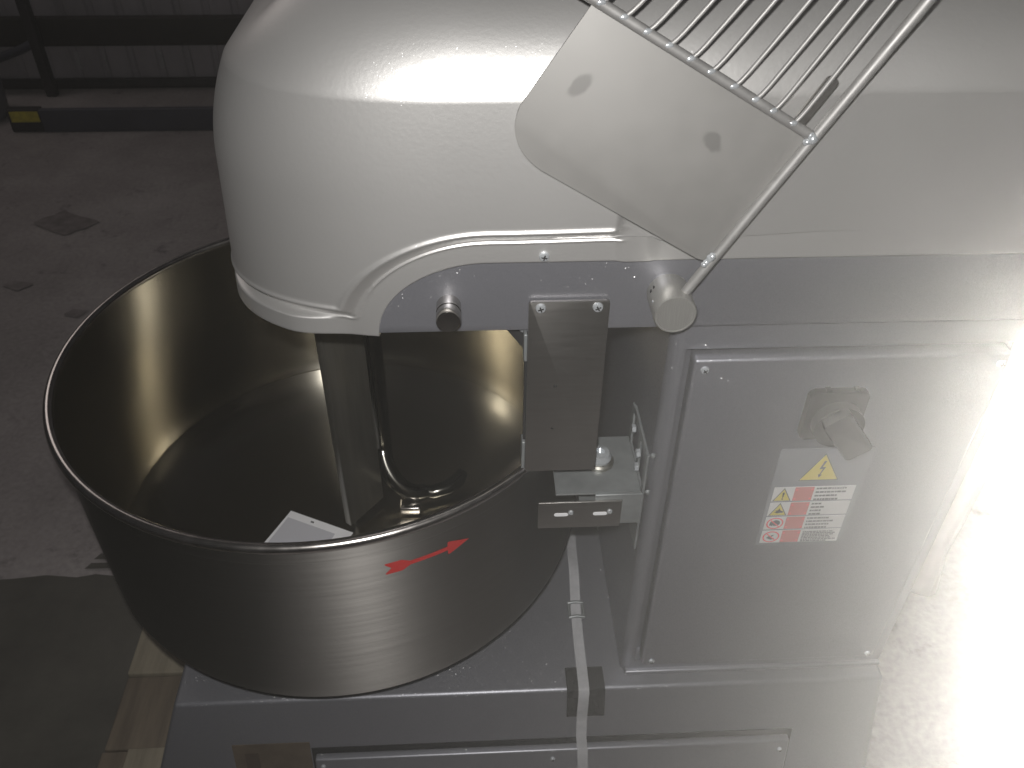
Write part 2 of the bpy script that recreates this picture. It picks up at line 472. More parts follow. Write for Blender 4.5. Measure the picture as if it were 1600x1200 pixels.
def front_y(z, off=0.0): return YF - (ZT - z) * 0.20 - off


bm = bmesh.new()
d = ZT - ZB
top = [bm.verts.new(p) for p in ((XL, YF, ZT), (XR, YF, ZT), (XR, YB, ZT), (XL, YB, ZT))]
bot = [bm.verts.new(p) for p in ((XL - 0.34 * d, YF - 0.20 * d, ZB), (XR + 0.02, YF - 0.20 * d, ZB), (XR + 0.02, YB + 0.02, ZB), (XL - 0.34 * d, YB + 0.02, ZB))]
bm.faces.new(top); bm.faces.new(bot)
for k in range(4): bm.faces.new((top[k], top[(k + 1) % 4], bot[(k + 1) % 4], bot[k]))
bmesh.ops.bevel(bm, geom=list(bm.edges), offset=0.0055, segments=4, profile=0.5, affect='EDGES')
link("base", bm, M['body'], mx, True, 50)
for fx in (-0.2, 0.7):
    for fy in (0.05, 0.45):
        lathe("foot", [(0, 0), (0.03, 0), (0.03, 0.02), (0.012, 0.025), (0.012, 0.07), (0, 0.07)], (fx, fy, 0.0), M['rubber'], mx, n=20)


def on_front(name, x0, x1, z0, z1, t, mat, bev=0.0, lift=0.0, parent=None):
    bm = bmesh.new()
    P8 = []
    for off in (lift, lift + t):
        P8.append([bm.verts.new((x, front_y(z, off), z)) for x, z in ((x0, z0), (x1, z0), (x1, z1), (x0, z1))])
    a, bq = P8
    bm.faces.new(a); bm.faces.new(bq)
    for k in range(4): bm.faces.new((a[k], a[(k + 1) % 4], bq[(k + 1) % 4], bq[k]))
    if bev: bmesh.ops.bevel(bm, geom=list(bm.edges), offset=bev, segments=3, profile=0.5, affect='EDGES')
    return link(name, bm, mat, parent or mx, bev > 0, 50)


on_front("panel_gap", -0.052, 0.646, 0.10, 0.3265, 0.001, M['dark'], lift=-0.0002)
bp_ = on_front("base_panel", -0.047, 0.641, 0.11, 0.3165, 0.012, M['body'], 0.003)
on_front("kraft_tape", -0.163, -0.0535, 0.25, 0.339, 0.0008, M['brown'], lift=0.0003)
on_front("tape_mark", -0.147, -0.128, 0.292, 0.322, 0.0006, P("dark_tape_mark", (0.05, 0.035, 0.025), 0.6), lift=0.0012)


def screw(x, y, z, r=0.0042, parent=None):
    s = lathe("screw", [(0, -0.001), (r, -0.001), (r, 0.0012), (r * 0.86, 0.0024), (r * 0.5, 0.0031), (0, 0.0033)], (x, y, z), M['chrome'], parent or mx, '-y', 16)
    return s


def cross(x, y, z, r, parent):
    a = random.uniform(0, 1.5)
    bm = bmesh.new()
    for q in (a, a + math.pi / 2):
        c, s = math.cos(q), math.sin(q)
        h, t = r * 0.55, r * 0.13
        poly = [(x + c * h - s * t, z + s * h + c * t), (x - c * h - s * t, z - s * h + c * t), (x - c * h + s * t, z - s * h - c * t), (x + c * h + s * t, z + s * h - c * t)]
        add_prism(bm, poly, y - 0.0036 - (0 if q == a else 0.00005), y - 0.002)
    return link("cross_recess", bm, M['dark'], parent)


def pan_screw(x, y, z, r=0.0042):
    s = screw(x, y, z, r); cross(x, y, z, r, s); return s


for x, z in ((-0.036, 0.304), (0.294, 0.300), (0.628, 0.300)): pan_screw(x, front_y(z, 0.012), z, 0.0036)

# --- column: box with a rounded front edge and a recess that holds the door panel
X0, X1, CZ0, CZ1 = 0.392, 0.763, 0.4205, 1.0223
bm = bmesh.new()
rc = 0.0145
outl = [(X0, 0.494)]
for k in range(11):
    a = rad(180 + 9 * k); outl.append((X0 + rc + rc * math.cos(a), rc + rc * math.sin(a)))
gx0, gx1, gz0, gz1 = 0.4085, 0.7470, 0.4485, 0.9945
A = [bm.verts.new((x, y, CZ0)) for x, y in outl]; B = [bm.verts.new((x, y, CZ1)) for x, y in outl]
for k in range(len(outl) - 1): bm.faces.new((A[k], A[k + 1], B[k + 1], B[k]))
fx0 = X0 + rc
# front ring around the recess
pr_ = [bm.verts.new(p) for p in ((gx0, 0, gz0), (gx1, 0, gz0), (gx1, 0, gz1), (gx0, 0, gz1))]
gd = 0.020
pb = [bm.verts.new((v.co.x, gd, v.co.z)) for v in pr_]
if True:
    a0, b0 = A[-1], B[-1]
    c0, d0 = bm.verts.new((X1, 0, CZ0)), bm.verts.new((X1, 0, CZ1))
    bm.faces.new((a0, c0, pr_[1], pr_[0])); bm.faces.new((c0, d0, pr_[2], pr_[1]))
    bm.faces.new((d0, b0, pr_[3], pr_[2])); bm.faces.new((b0, a0, pr_[0], pr_[3]))
    for k in range(4): bm.faces.new((pr_[k], pr_[(k + 1) % 4], pb[(k + 1) % 4], pb[k]))
    bm.faces.new(pb)
    e0, f0 = bm.verts.new((X1, 0.494, CZ0)), bm.verts.new((X1, 0.494, CZ1))
    bm.faces.new((c0, e0, f0, d0)); bm.faces.new((e0, A[0], B[0], f0))
link("column", bm, M['body'], mx, True, 30)
box("column_foot", (X0 + 0.004, -0.006, 0.4203), (X1 + 0.002, 0.01, 0.4285), M['body'], mx, 0.003)
dp = box("door_panel", (0.4150, -0.013, 0.4555), (0.7425, 0.0075, 0.9900), M['body'], mx, 0.004, 4)
for x, z in ((0.4268, 0.9776), (0.7335, 0.977), (0.4286, 0.4655), (0.7330, 0.4655)): pan_screw(x, -0.013, z, 0.0044)

# --- switch on the door
sw = prism("isolator_switch", rrect(0.540, 0.6025, 0.886, 0.950, 0.006), -0.022, -0.0132, M['knob'], mx, 0.001)
prism("handle_disc", circle(0.574, 0.912, 0.0265, 40), -0.034, -0.0222, M['knob'], sw, 0.001)
gp = []
for (lx, lz) in rrect(-0.0155, 0.0155, -0.034, 0.028, 0.005, 4):
    gp.append((0.5790 + lx * 0.80 - lz * 0.60, 0.9105 + lx * 0.60 + lz * 0.80))
prism("grip_bar", gp, -0.046, -0.0342, M['knob'], sw, 0.001)
for x in (0.556, 0.586): prism("clip_tab", rrect(x, x + 0.006, 0.9505, 0.9525, 0.0008, 2), -0.020, -0.0142, M['knob'], sw)

# --- warning label below the switch
YL = -0.0132
lab = prism("warning_label", rrect(0.5285, 0.6345, 0.7045, 0.8640, 0.003), YL - 0.0006, YL, M['lplate'], mx)


def tri(cx, z0, w_, h): return [(cx - w_ / 2, z0), (cx + w_ / 2, z0), (cx, z0 + h)]


def flat(name, poly, layer, mat): return prism(name, poly, YL - 0.0006 - 0.0003 * layer, YL - 0.0006 - 0.0003 * (layer - 1) + 0.0001, mat, lab)


flat("triangle_border", tri(0.5806, 0.8144, 0.0465, 0.0425), 1, M['text'])
flat("voltage_triangle", tri(0.5806, 0.8158, 0.0425, 0.0385), 2, M['yellow'])
bolt = [(0.5812, 0.8450), (0.5838, 0.8450), (0.5808, 0.8356), (0.5846, 0.8362), (0.5806, 0.8236), (0.5826, 0.8240), (0.5796, 0.8192), (0.5782, 0.8245), (0.5797, 0.8242), (0.5818, 0.8332), (0.5780, 0.8326)]
flat("voltage_bolt", bolt, 3, M['text'])
rows = [(0.7815, 0.8045), (0.7568, 0.7792), (0.7330, 0.7545), (0.7090, 0.7307)]
for i, (z0, z1) in enumerate(rows):
    flat("label_row", [(0.5330, z0), (0.6275, z0), (0.6275, z1), (0.5330, z1)], 1, M['white'])
    flat("red_block", [(0.5573, z0 + 0.0004), (0.5795, z0 + 0.0004), (0.5795, z1 - 0.0004), (0.5573, z1 - 0.0004)], 2, M['pink'])
    cx, zc = 0.5450, (z0 + z1) / 2
    if i < 2:
        flat("hazard_border", tri(cx, z0 + 0.0008, 0.0215, 0.0212), 2, M['text'])
        flat("hazard_triangle", tri(cx, z0 + 0.0018, 0.0180, 0.0178), 3, M['yellow'])
        if i == 0:
            flat("hazard_mark", [(cx - 0.0006, z0 + 0.0066), (cx + 0.0006, z0 + 0.0066), (cx + 0.0012, z0 + 0.0150), (cx - 0.0012, z0 + 0.0150)], 4, M['black'])
            flat("hazard_mark", circle(cx, z0 + 0.0045, 0.0011, 10), 4, M['black'])
        else:
            flat("hazard_mark", [(cx - 0.0050, z0 + 0.0070), (cx - 0.001, z0 + 0.0050), (cx + 0.0050, z0 + 0.0058), (cx + 0.0058, z0 + 0.0078), (cx + 0.0018, z0 + 0.0102),
                                 (cx + 0.0006, z0 + 0.0135), (cx - 0.0010, z0 + 0.0100), (cx - 0.0046, z0 + 0.0096), (cx - 0.0022, z0 + 0.0080)], 4, M['black'])
    else:
        bm = bmesh.new()
        o_, i_ = circle(cx, zc, 0.0098, 32, 1.05), circle(cx, zc, 0.0080, 32, 1.05)
        yy = YL - 0.0012
        a = [bm.verts.new((p[0], yy, p[1])) for p in o_]; c = [bm.verts.new((p[0], yy, p[1])) for p in i_]
        for k in range(32): bm.faces.new((a[k], a[(k + 1) % 32], c[(k + 1) % 32], c[k]))
        link("prohibition_ring", bm, M['redring'], lab)
        if i == 2:
            flat("prohibition_mark", circle(cx + 0.0012, zc + 0.0004, 0.0050, 14), 2, M['text'])
            flat("prohibition_mark", [(cx - 0.0062, zc - 0.0035), (cx - 0.002, zc - 0.0045), (cx - 0.0035, zc + 0.0035), (cx - 0.0058, zc + 0.002)], 2, M['text'])
        else:
            flat("prohibition_mark", [(cx - 0.0055, zc - 0.0020), (cx + 0.001, zc - 0.0052), (cx + 0.005, zc - 0.003), (cx + 0.0005, zc - 0.001), (cx + 0.0035, zc + 0.0035), (cx - 0.003, zc + 0.001)], 2, M['text'])
        flat("prohibition_slash", [(cx - 0.0062, zc + 0.0052), (cx - 0.0052, zc + 0.0062), (cx + 0.0062, zc - 0.0052), (cx + 0.0052, zc - 0.0062)], 4, M['redring'])
    # rows of print too small to read in the photograph
    bm = bmesh.new()
    nl = 4 if i < 3 else 7
    for k in range(nl):
        zz = z1 - 0.0034 - k * ((z1 - z0 - 0.0052) / (nl - 1)); hh = 0.0013 if i < 3 else 0.0009
        end = (0.5805 + (0.013 if i == 1 else 0.026) + random.uniform(0, 0.010)) if i < 3 else 0.6215 - random.uniform(0, 0.008)
        x = 0.5822
        while x < end:
            wd = random.uniform(0.0016, 0.0050)
            add_prism(bm, [(x, zz - hh), (x + wd, zz - hh), (x + wd, zz + hh), (x, zz + hh)], YL - 0.0012, YL - 0.0008)
            x += wd + 0.0007
    link("print_lines", bm, M['text'], lab)
    bm = bmesh.new()
    for zz in (z0 + 0.0035, z1 - 0.0045):
        for x in (0.5583, 0.5762):
            add_prism(bm, [(x, zz - 0.0011), (x + 0.0024, zz - 0.0011), (x + 0.0024, zz + 0.0011), (x, zz + 0.0011)], YL - 0.0015, YL - 0.0011)
    link("red_marks", bm, M['redring'], lab)

# --- arm behind the hood's cut-out
ap_ = [(0.209 - 0.112 * math.cos(rad(t)), 1.0225 + 0.0875 * math.sin(rad(t))) for t in range(0, 91, 6)]
prism("arm", ap_ + [(0.763, 1.110), (0.763, 1.0225)], 0.0, 0.494, M['body'], mx, 0.0012)

# --- hood: one pressed cover, swept round its plan with the groove pressed in
XF, RR, WID = -0.028, 0.128, 0.494
RX, US = 0.215, 0.0985                        # the nose corner is a superellipse: it starts to turn well before the groove's foot
xc = XF + RX
PW = 2.4
plan = []                                     # (x, y, nx, ny, u) u = x on the near side, runs on along the skin round the nose


def nose(ph):
    s, c = math.sin(ph), math.cos(ph)
    x, y = xc - RX * max(s, 0) ** (2 / PW), RR - RR * max(c, 0) ** (2 / PW)
    n = Vector((-max(s, 0) ** (2 - 2 / PW) / RX, -max(c, 0) ** (2 - 2 / PW) / RR)).normalized()
    return x, y, n.x, n.y


x = 0.765
xs = []
while x > 0.345: xs.append(x); x -= 0.006
while x > 0.2095: xs.append(x); x -= 0.003
for k in range(91): xs.append(0.209 - 0.105 * math.cos(rad(90 - k)))
xs += [0.1035, 0.1015, 0.1000, US]
for x in xs:
    if x >= xc: plan.append((x, 0.0, 0.0, -1.0, x))
    else: plan.append((*nose(math.asin(((xc - x) / RX) ** (PW / 2))), x))
ph0 = math.asin(((xc - US) / RX) ** (PW / 2)); u = US; last = Vector(plan[-1][:2])
for k in range(1, 111):
    q = nose(ph0 + (math.pi / 2 - ph0) * k / 110)
    u -= (Vector(q[:2]) - last).length; last = Vector(q[:2]); plan.append((*q, u))
ub = plan[-1][4]
for k in range(1, 6): plan.append((XF, RR + (WID - 2 * RR) * k / 6, -1, 0, ub - 0.03 * k))
for k in range(25):
    q = nose(math.pi / 2 * (1 - k / 24)); plan.append((q[0], WID - q[1], q[2], -q[3], ub - 0.2))
for k in range(12): plan.append((xc + (0.765 - xc) * (k + 1) / 12, WID, 0, 1, ub - 0.5))
arch = [(0.076 + 0.133 - 0.133 * math.cos(rad(t)), 1.019 + 0.111 * math.sin(rad(t))) for t in range(14, 91, 2)]
arch += [(0.23, 1.130), (0.26, 1.1303), (0.3290, 1.1315)]


def seg_dist(px, pz):
    best = 9
    for (ax, az), (bx_, bz) in zip(arch, arch[1:]):
        vx, vz = bx_ - ax, bz - az
        t = max(0, min(1, ((px - ax) * vx + (pz - az) * vz) / (vx * vx + vz * vz)))
        best = min(best, math.hypot(px - ax - t * vx, pz - az - t * vz))
    return best


ZC = 1.2585


def smooth(a, b_, x):
    t = max(0.0, min(1.0, (x - a) / (b_ - a))); return t * t * (3 - 2 * t)


def ramp(x, a, b_, soft=0.006):
    """straight ramp from 0 at a to 1 at b_ with slightly rounded ends"""
    t = (x - a) / (b_ - a)
    return 0.5 * (math.sqrt(t * t + soft) - math.sqrt((t - 1) ** 2 + soft) + 1)


def relief(u, z):
    """outward offset of the hood skin at arc position u and height z"""
    near = u > 0.0803
    dh = abs(z - 1.047) if not near else math.hypot(max(0, u - 0.0803), z - 1.047)
    da = seg_dist(u, z) if -0.02 < u < 0.36 and z < 1.16 else 9
    dd = min(da, dh)
    # which side: body side lies above the straight branch and outside the arch
    if near:
        inside = (z < 1.019 + 0.111 * math.sqrt(max(0.0, 1 - ((u - 0.209) / 0.133) ** 2))) if u < 0.209 else (z < 1.130)
    else:
        inside = z < 1.047
    s = -dd if inside else dd                    # + on the body
    body = 0.0175 - 0.0120 * smooth(0.34, 0.56, u)
    ridge = 0.0016 * math.exp(-((s - 0.0088) / 0.0024) ** 2)
    bead = 0.0017 * math.exp(-((s + 0.0066) / 0.0014) ** 2)
    if near:                                     # the body steps down to the flat flange, a small bead runs at the foot
        e = smooth(0.322, 0.338, u)
        o = 0.0055 + (body - 0.0055) * ramp(s, -0.0042 - 0.018 * e, 0.0062 + 0.085 * e, 0.006 + 0.5 * e)
        o += (1 - e) * (bead + ridge)
    else:                                        # round the nose the flange swells out again and a groove is left
        w_ = smooth(0.082, 0.020, u) if u < 0.082 else 0
        fl, bot = 0.0055 + 0.0120 * w_, 0.0055 + 0.0005 * w_
        o = bot + (body - bot) * ramp(s, -0.0042, 0.0062) + (fl - bot) * (1 - ramp(s, -0.0088, -0.0062))
        o += ridge + bead * (1 - 0.5 * w_)
    return o


def draft(nx, z):
    """the nose leans out towards its lower lip and rolls back towards the top"""
    return max(0.0, -nx) * (0.055 * (1.2 - z) - 2.5 * max(0.0, z - 1.17) ** 2)


NR = 176
r_arc, a0 = 0.125, 19.0
bm = bmesh.new()
cols = []
for (x, y, nx, ny, u) in plan:
    zb = 1.019
    if ny < 0 and u > 0.1040:
        zb = 1.019 + 0.0827 * (math.sqrt(max(0.0, 1 - ((u - 0.209) / 0.105) ** 2)) if u < 0.209 else 1)
    c = []
    lip = relief(u, zb)
    inx = 0.006
    for k, (o, dz) in enumerate(((lip - 0.0075, 0.0), (lip - 0.0015, 0.0), (lip - 0.0004, 0.0006))):
        o += draft(nx, zb); c.append(bm.verts.new((x + nx * o, y + ny * o, zb + dz)))
    for k in range(NR + 1):
        z = zb + 0.0018 + (1.152 - zb - 0.0018) * k / 140 if k <= 140 else 1.152 + (ZC - 1.152) * (k - 140) / (NR - 140)
        o = relief(u, z) + draft(nx, z)
        c.append(bm.verts.new((x + nx * o, y + ny * o, z)))
    oc = relief(u, ZC) + draft(nx, ZC)
    for k in range(1, 31):
        a = rad(a0 + (88 - a0) * k / 30)
        z = ZC + r_arc * (math.sin(a) - math.sin(rad(a0))); o = oc - draft(nx, ZC) + draft(nx, z) - r_arc * (math.cos(rad(a0)) - math.cos(a))
        c.append(bm.verts.new((x + nx * o, y + ny * o, z)))
    cols.append(c)
for a, c in zip(cols, cols[1:]):
    for k in range(len(a) - 1): bm.faces.new((a[k], c[k], c[k + 1], a[k + 1]))
tops = [c[-1] for c in cols]
bm.faces.new(tops)
bm.faces.new(list(reversed(cols[0])) + cols[-1])
hood = link("hood", bm, M['hood'], mx, True, 85)
pan_screw(0.2608, -0.0057, 1.1088, 0.0048)

# --- steel stop pin and hinge boss on the arm
lathe("stop_pin", [(0, -0.001), (0.0113, -0.001), (0.0118, 0.001), (0.0118, 0.0135), (0.0112, 0.0142), (0.0112, 0.0158), (0.0118, 0.0165),
                   (0.0118, 0.0275), (0.0108, 0.0290), (0, 0.0292)], (Vector((0.1717, 0, 1.0539))), M['pin'], mx, '-y', 40)
hb = lathe("hinge_boss", [(0, -0.001), (0.0196, -0.001), (0.0196, 0.003), (0.0202, 0.0036), (0.0202, 0.0385), (0.0192, 0.0405), (0.0180, 0.0405),
                          (0.0178, 0.0400), (0, 0.0400)], (0.3805, 0, 1.0645), M['boss'], mx, '-y', 48)
for dz, r in ((0.0115, 0.0021), (0.0072, 0.0024)):
    a = math.asin(min(1, dz / 0.0202))
    bm = bmesh.new(); bmesh.ops.create_uvsphere(bm, u_segments=10, v_segments=6, radius=r)
    for v in bm.verts: v.co = Vector((0.3805 - 0.0197 * math.cos(a) + v.co.x * 0.4, -0.011 + v.co.y, 1.0645 + dz + v.co.z))
    link("grub_hole", bm, M['dark'], hb, True)
bm = bmesh.new(); bmesh.ops.create_uvsphere(bm, u_segments=10, v_segments=6, radius=0.0015)
for v in bm.verts: v.co = Vector((0.3805 - 0.0193 + v.co.x * 0.5, -0.026 + v.co.y, 1.0705 + v.co.z))
link("pin_end", bm, M['chrome'], hb, True)

# --- wire guard, swung up on the boss
guard = bpy.data.objects.new("safety_guard", None); col.objects.link(guard); guard.parent = mx
YG = -0.030
pl = []
corner = [(0.2875, 1.3345), (0.2352, 1.2580)]
pl += corner
cen = []
P0, P1, P2 = Vector((0.2352, 1.2580)), Vector((0.2225, 1.2270)), Vector((0.2530, 1.2040))
for k in range(1, 15):
    t = k / 14; q = P0 * (1 - t) ** 2 + P1 * 2 * t * (1 - t) + P2 * t * t; pl.append((q.x, q.y))
pl += [(0.3955, 1.1165), (0.4050, 1.1140), (0.4712, 1.2300)]
prism("side_plate", pl, YG + 0.002, YG + 0.004, M['guard'], guard, 0.0006)
rod0, rod1 = Vector((0.3895, YG + 0.002, 1.0810)), Vector((0.5362, YG - 0.001, 1.3359))
far = rod1 + (rod1 - rod0) * 0.75
tube("main_rod", [rod0, rod0.lerp(rod1, 0.5), rod1, far], 0.0047, M['wire'], guard, 16)
ra, rb_ = Vector((0.2890, YG - 0.001, 1.3375)), Vector((0.4735, YG - 0.001, 1.2312))
tube("side_rail", [ra - (rb_ - ra) * 0.10, ra, rb_], 0.0042, M['wire'], guard, 14)
bm = bmesh.new()
ticks = [(0.2945, 1.3385), (0.3122, 1.3282), (0.3303, 1.3181), (0.3480, 1.3068), (0.3657, 1.2982), (0.3826, 1.2874), (0.4027, 1.2748), (0.4212, 1.2645), (0.4372, 1.2561), (0.4556, 1.2448)]
rd = (rb_ - ra).normalized()
for i, (tx, tz) in enumerate(ticks):
    s = (tx - ra.x) / (rb_.x - ra.x)
    p = ra.lerp(rb_, s) + Vector((0, -0.0008, 0.003))
    ang = rad(47 + 13.5 * i / (len(ticks) - 1))
    dirv = Vector((math.cos(ang), 0, math.sin(ang)))
    lead = Vector((math.cos(ang - 0.75), 0.05, math.sin(ang - 0.75)))
    q = p - rd * 0.003 - Vector((0, 0, 0.003))
    pts = [q + Vector((-0.001, -0.0018, -0.0015)), p + lead * 0.001, p + lead * 0.0022 + dirv * 0.003, p + lead * 0.003 + dirv * 0.010, p + lead * 0.0033 + dirv * 0.03, p + lead * 0.0033 + dirv * 0.34]
    tube("guard_wire", pts, 0.0019, M['wire'], guard, 10)
    bm2 = bmesh.new(); bmesh.ops.create_icosphere(bm2, subdivisions=2, radius=0.0032)
    for v in bm2.verts: v.co = Vector((v.co.x * 1.35, v.co.y * 0.8, v.co.z * 0.8)) * random.uniform(0.9, 1.1) + q + Vector((0.0005, -0.0015, 0.0008))
    link("weld_bead", bm2, M['chrome'], guard, True, 180)


def blob(pts, r0, name="weld_bead"):
    bm = bmesh.new()
    for p in pts:
        rr = r0 * random.uniform(0.7, 1.15)
        ret = bmesh.ops.create_icosphere(bm, subdivisions=2, radius=rr)
        for v in ret['verts']: v.co = v.co * random.uniform(0.85, 1.15) + Vector(p)
    link(name, bm, M['chrome'], guard, True, 180)


blob([Vector((0.4035, YG - 0.001, 1.1125)).lerp(Vector((0.4095, YG - 0.001, 1.1210)), t) + Vector((-0.002, -0.0015, 0.001)) for t in (0, 0.25, 0.5, 0.75, 1)], 0.0032)
blob([(0.4705, YG - 0.003, 1.2335), (0.4730, YG - 0.003, 1.2300), (0.4690, YG - 0.002, 1.2275)], 0.0040)
# small rounded grey plate beside the rod
tdir = (rod1 - rod0).normalized(); tn = Vector((-tdir.z, 0, tdir.x))
bm = bmesh.new()
c0 = Vector((0.4775, YG + 0.003, 1.2555)); ring = []
for (lx, lz) in rrect(-0.0215, 0.0215, 0.0015, 0.0125, 0.004, 4):
    ring.append(c0 + tdir * lx + tn * lz)
A = [bm.verts.new(p) for p in ring]; B = [bm.verts.new(p + Vector((0, 0.002, 0))) for p in ring]
bm.faces.new(A); bm.faces.new(B)
for k in range(len(A)): bm.faces.new((A[k], A[(k + 1) % len(A)], B[(k + 1) % len(A)], B[k]))
link("rod_tab", bm, M['plate'], guard)

# --- hanging bracket plate over the bowl rim
hp = prism("hanger_plate", rrect(0.2478, 0.3255, 0.8335, 1.0588, 0.003), -0.0055, -0.0025, M['plate'], mx, 0.0005)
for x in (0.2592, 0.3140): pan_screw(x, -0.0056, 1.0520, 0.0052)
for x, z, r in ((0.2768, 0.9549, 0.0018), (0.2757, 0.8967, 0.0014)):
    bm = bmesh.new(); add_prism(bm, circle(x, z, r, 14), -0.0058, -0.0054); link("bolt_hole", bm, M['dark'], hp)
for z0, z1 in ((0.985, 1.018), (0.8345, 0.874)):
    box("edge_tab", (0.2440, -0.002, z0), (0.2476, 0.012, z1), M['zinc'], hp, 0.0008)
box("back_strip", (0.2452, -0.001, 0.878), (0.2488, 0.008, 0.984), M['dark'], hp)
prism("gusset", [(0.214, 1.0220), (0.262, 1.0220), (0.262, 0.955)], 0.03, 0.036, M['rubber'], mx)
bm = bmesh.new(); bmesh.ops.create_uvsphere(bm, u_segments=16, v_segments=10, radius=0.006)
for v in bm.verts: v.co = v.co + Vector((0.2455, 0.020, 1.012))
link("gusset_bolt", bm, M['chrome'], mx, True)

# --- roller bracket on the column's side
rb = prism("roller_bracket", rrect(0.2845, 0.3835, 0.7872, 0.7900, 0.0012, 3), 0.0, 0.094, M['zinc'], mx)
box("apron", (0.3300, -0.0028, 0.7390), (0.3850, 0.0, 0.7886), M['zinc'], rb, 0.001)
ap = box("slotted_plate", (0.2645, -0.0062, 0.7385), (0.3615, -0.0031, 0.7815), M['plate'], rb, 0.0006)
box("lower_flange", (0.318, 0.0, 0.7375), (0.3860, 0.05, 0.7400), M['zinc'], rb, 0.0008)
for x0 in (0.2830, 0.3285):
    prism("slot", rrect(x0, x0 + 0.0165, 0.7590, 0.7640, 0.0024, 5), -0.0066, -0.0060, M['card'], rb)
    lathe("slot_screw", [(0, 0), (0.0032, 0), (0.0026, 0.0022), (0, 0.003)], (x0 + 0.0195, -0.0062, 0.7650), M['chrome'], rb, '-y', 12)
bm = bmesh.new()
add_box(bm, (0.3845, 0.0, 0.688), (0.3875, 0.010, 0.846), 0.0008, 2)
add_box(bm, (0.3845, 0.088, 0.700), (0.3875, 0.100, 0.840), 0.0008, 2)
add_box(bm, (0.3845, 0.010, 0.835), (0.3875, 0.088, 0.846), 0.0008, 2)
add_box(bm, (0.3845, 0.010, 0.688), (0.3875, 0.088, 0.786), 0.0008, 2)
add_box(bm, (0.3845, 0.038, 0.786), (0.3875, 0.050, 0.836), 0.0008, 2)
link("slotted_upright", bm, M['zinc'], rb)
for y, z in ((0.030, 0.822), (0.066, 0.828), (0.030, 0.800)):
    bm = bmesh.new(); add_tube(bm, [(0.3835, y, z), (0.3790, y, z)], 0.0055, 6); link("hex_bolt", bm, M['chrome'], rb)
for z in (0.790, 0.848): lathe("rivet", [(0, 0), (0.0035, 0), (0.002, 0.003), (0, 0.0035)], (0.3905, -0.001, z), M['zinc'], rb, '-y', 12)
lathe("roller_washer", [(0, 0), (0.0175, 0), (0.0175, 0.004), (0.015, 0.006), (0, 0.006)], (0.3405, 0.050, 0.7901), M['bar'], rb)
lathe("roller_bolt", [(0, 0.006), (0.0135, 0.006), (0.0145, 0.010), (0.0115, 0.0165), (0.006, 0.0175), (0.006, 0.0135), (0, 0.0135)], (0.3405, 0.050, 0.7901), M['chrome'], rb, n=28)
lathe("guide_roller", [(0, -0.034), (0.022, -0.034), (0.024, -0.030), (0.024, -0.006), (0.022, -0.0035), (0, -0.0035)], (0.3405, 0.050, 0.7901), M['rubber'], rb)

# --- bowl
CX, CY = 0.0, 0.247


def fil(rw, rb2, zf, zb2, e, n=26):
    return [(rb2 + (rw - rb2) * math.cos(math.pi / 2 * k / n) ** e if k < n else rb2, zf - (zf - zb2) * math.sin(math.pi / 2 * k / n) ** e if k else zf) for k in range(n + 1)]


outer = [(0.3455, 0.8235), (0.3440, 0.816), (0.3440, 0.7985), (0.3428, 0.7965), (0.3428, 0.70), (0.3425, 0.62)] + fil(0.3422, 0.14, 0.565, 0.466, 0.86)
fi = [(r - 0.0048, z + 0.0042) for r, z in fil(0.3422, 0.14, 0.565, 0.466, 0.86)]
inner = [(0.3395, 0.8235), (0.3385, 0.79), (0.3378, 0.62)] + [p for p in fi if p[1] > 0.5425]
rw_ = [p for p in fi if p[1] <= 0.5425][0][0]
inner += [(rw_ + 0.0002, 0.5415), (rw_ - 0.0010, 0.5385), (rw_ - 0.0002, 0.5355)] + [p for p in fi if p[1] < 0.533]
bm = bmesh.new()
prof = [(0.0005, 0.466)] + outer[::-1] + inner + [(0.0005, 0.470)]
add_lathe(bm, prof, (CX, CY, 0), 'z', 160)
bowl = link("bowl", bm, M['bowl'], mx, True, 30)
bowl.data.materials.append(M['bowl_in'])
for p in bowl.data.polygons:
    c = p.center; h = Vector((c.x - CX, c.y - CY, 0))
    if (h.length > 0.02 and p.normal.dot(h) < 0) or p.normal.z > 0.5: p.material_index = 1
bowl.location = (CX, CY, 0)
for v in bowl.data.vertices: v.co.x -= CX; v.co.y -= CY
rimp = [(0.3437 + 0.0062 * math.cos(rad(t)), 0.8232 + 0.0062 * math.sin(rad(t))) for t in range(0, 360, 24)]
lathe("rolled_rim", rimp, (0, 0, 0), M['rim'], bowl, 'z', 160, True, 60)
lathe("bowl_pedestal", [(0, 0.4215), (0.15, 0.4215), (0.15, 0.43), (0.10, 0.445), (0.10, 0.4665), (0, 0.4665)], (CX, CY, 0), M['body'], mx)
# red turning arrow on the outside of the bowl
bm = bmesh.new()


def arc_pt(deg_, z): a = rad(deg_); return Vector((0.3434 * math.cos(a), 0.3434 * math.sin(a), z))


def strip(a0_, a1_, lo, hi, n):
    prev = None
    for k in range(n + 1):
        t = k / n; a = a0_ + (a1_ - a0_) * t
        p, q = bm.verts.new(arc_pt(a, lo(t))), bm.verts.new(arc_pt(a, hi(t)))
        if prev: bm.faces.new((prev[0], p, q, prev[1]))
        prev = (p, q)


ZA = 0.7680
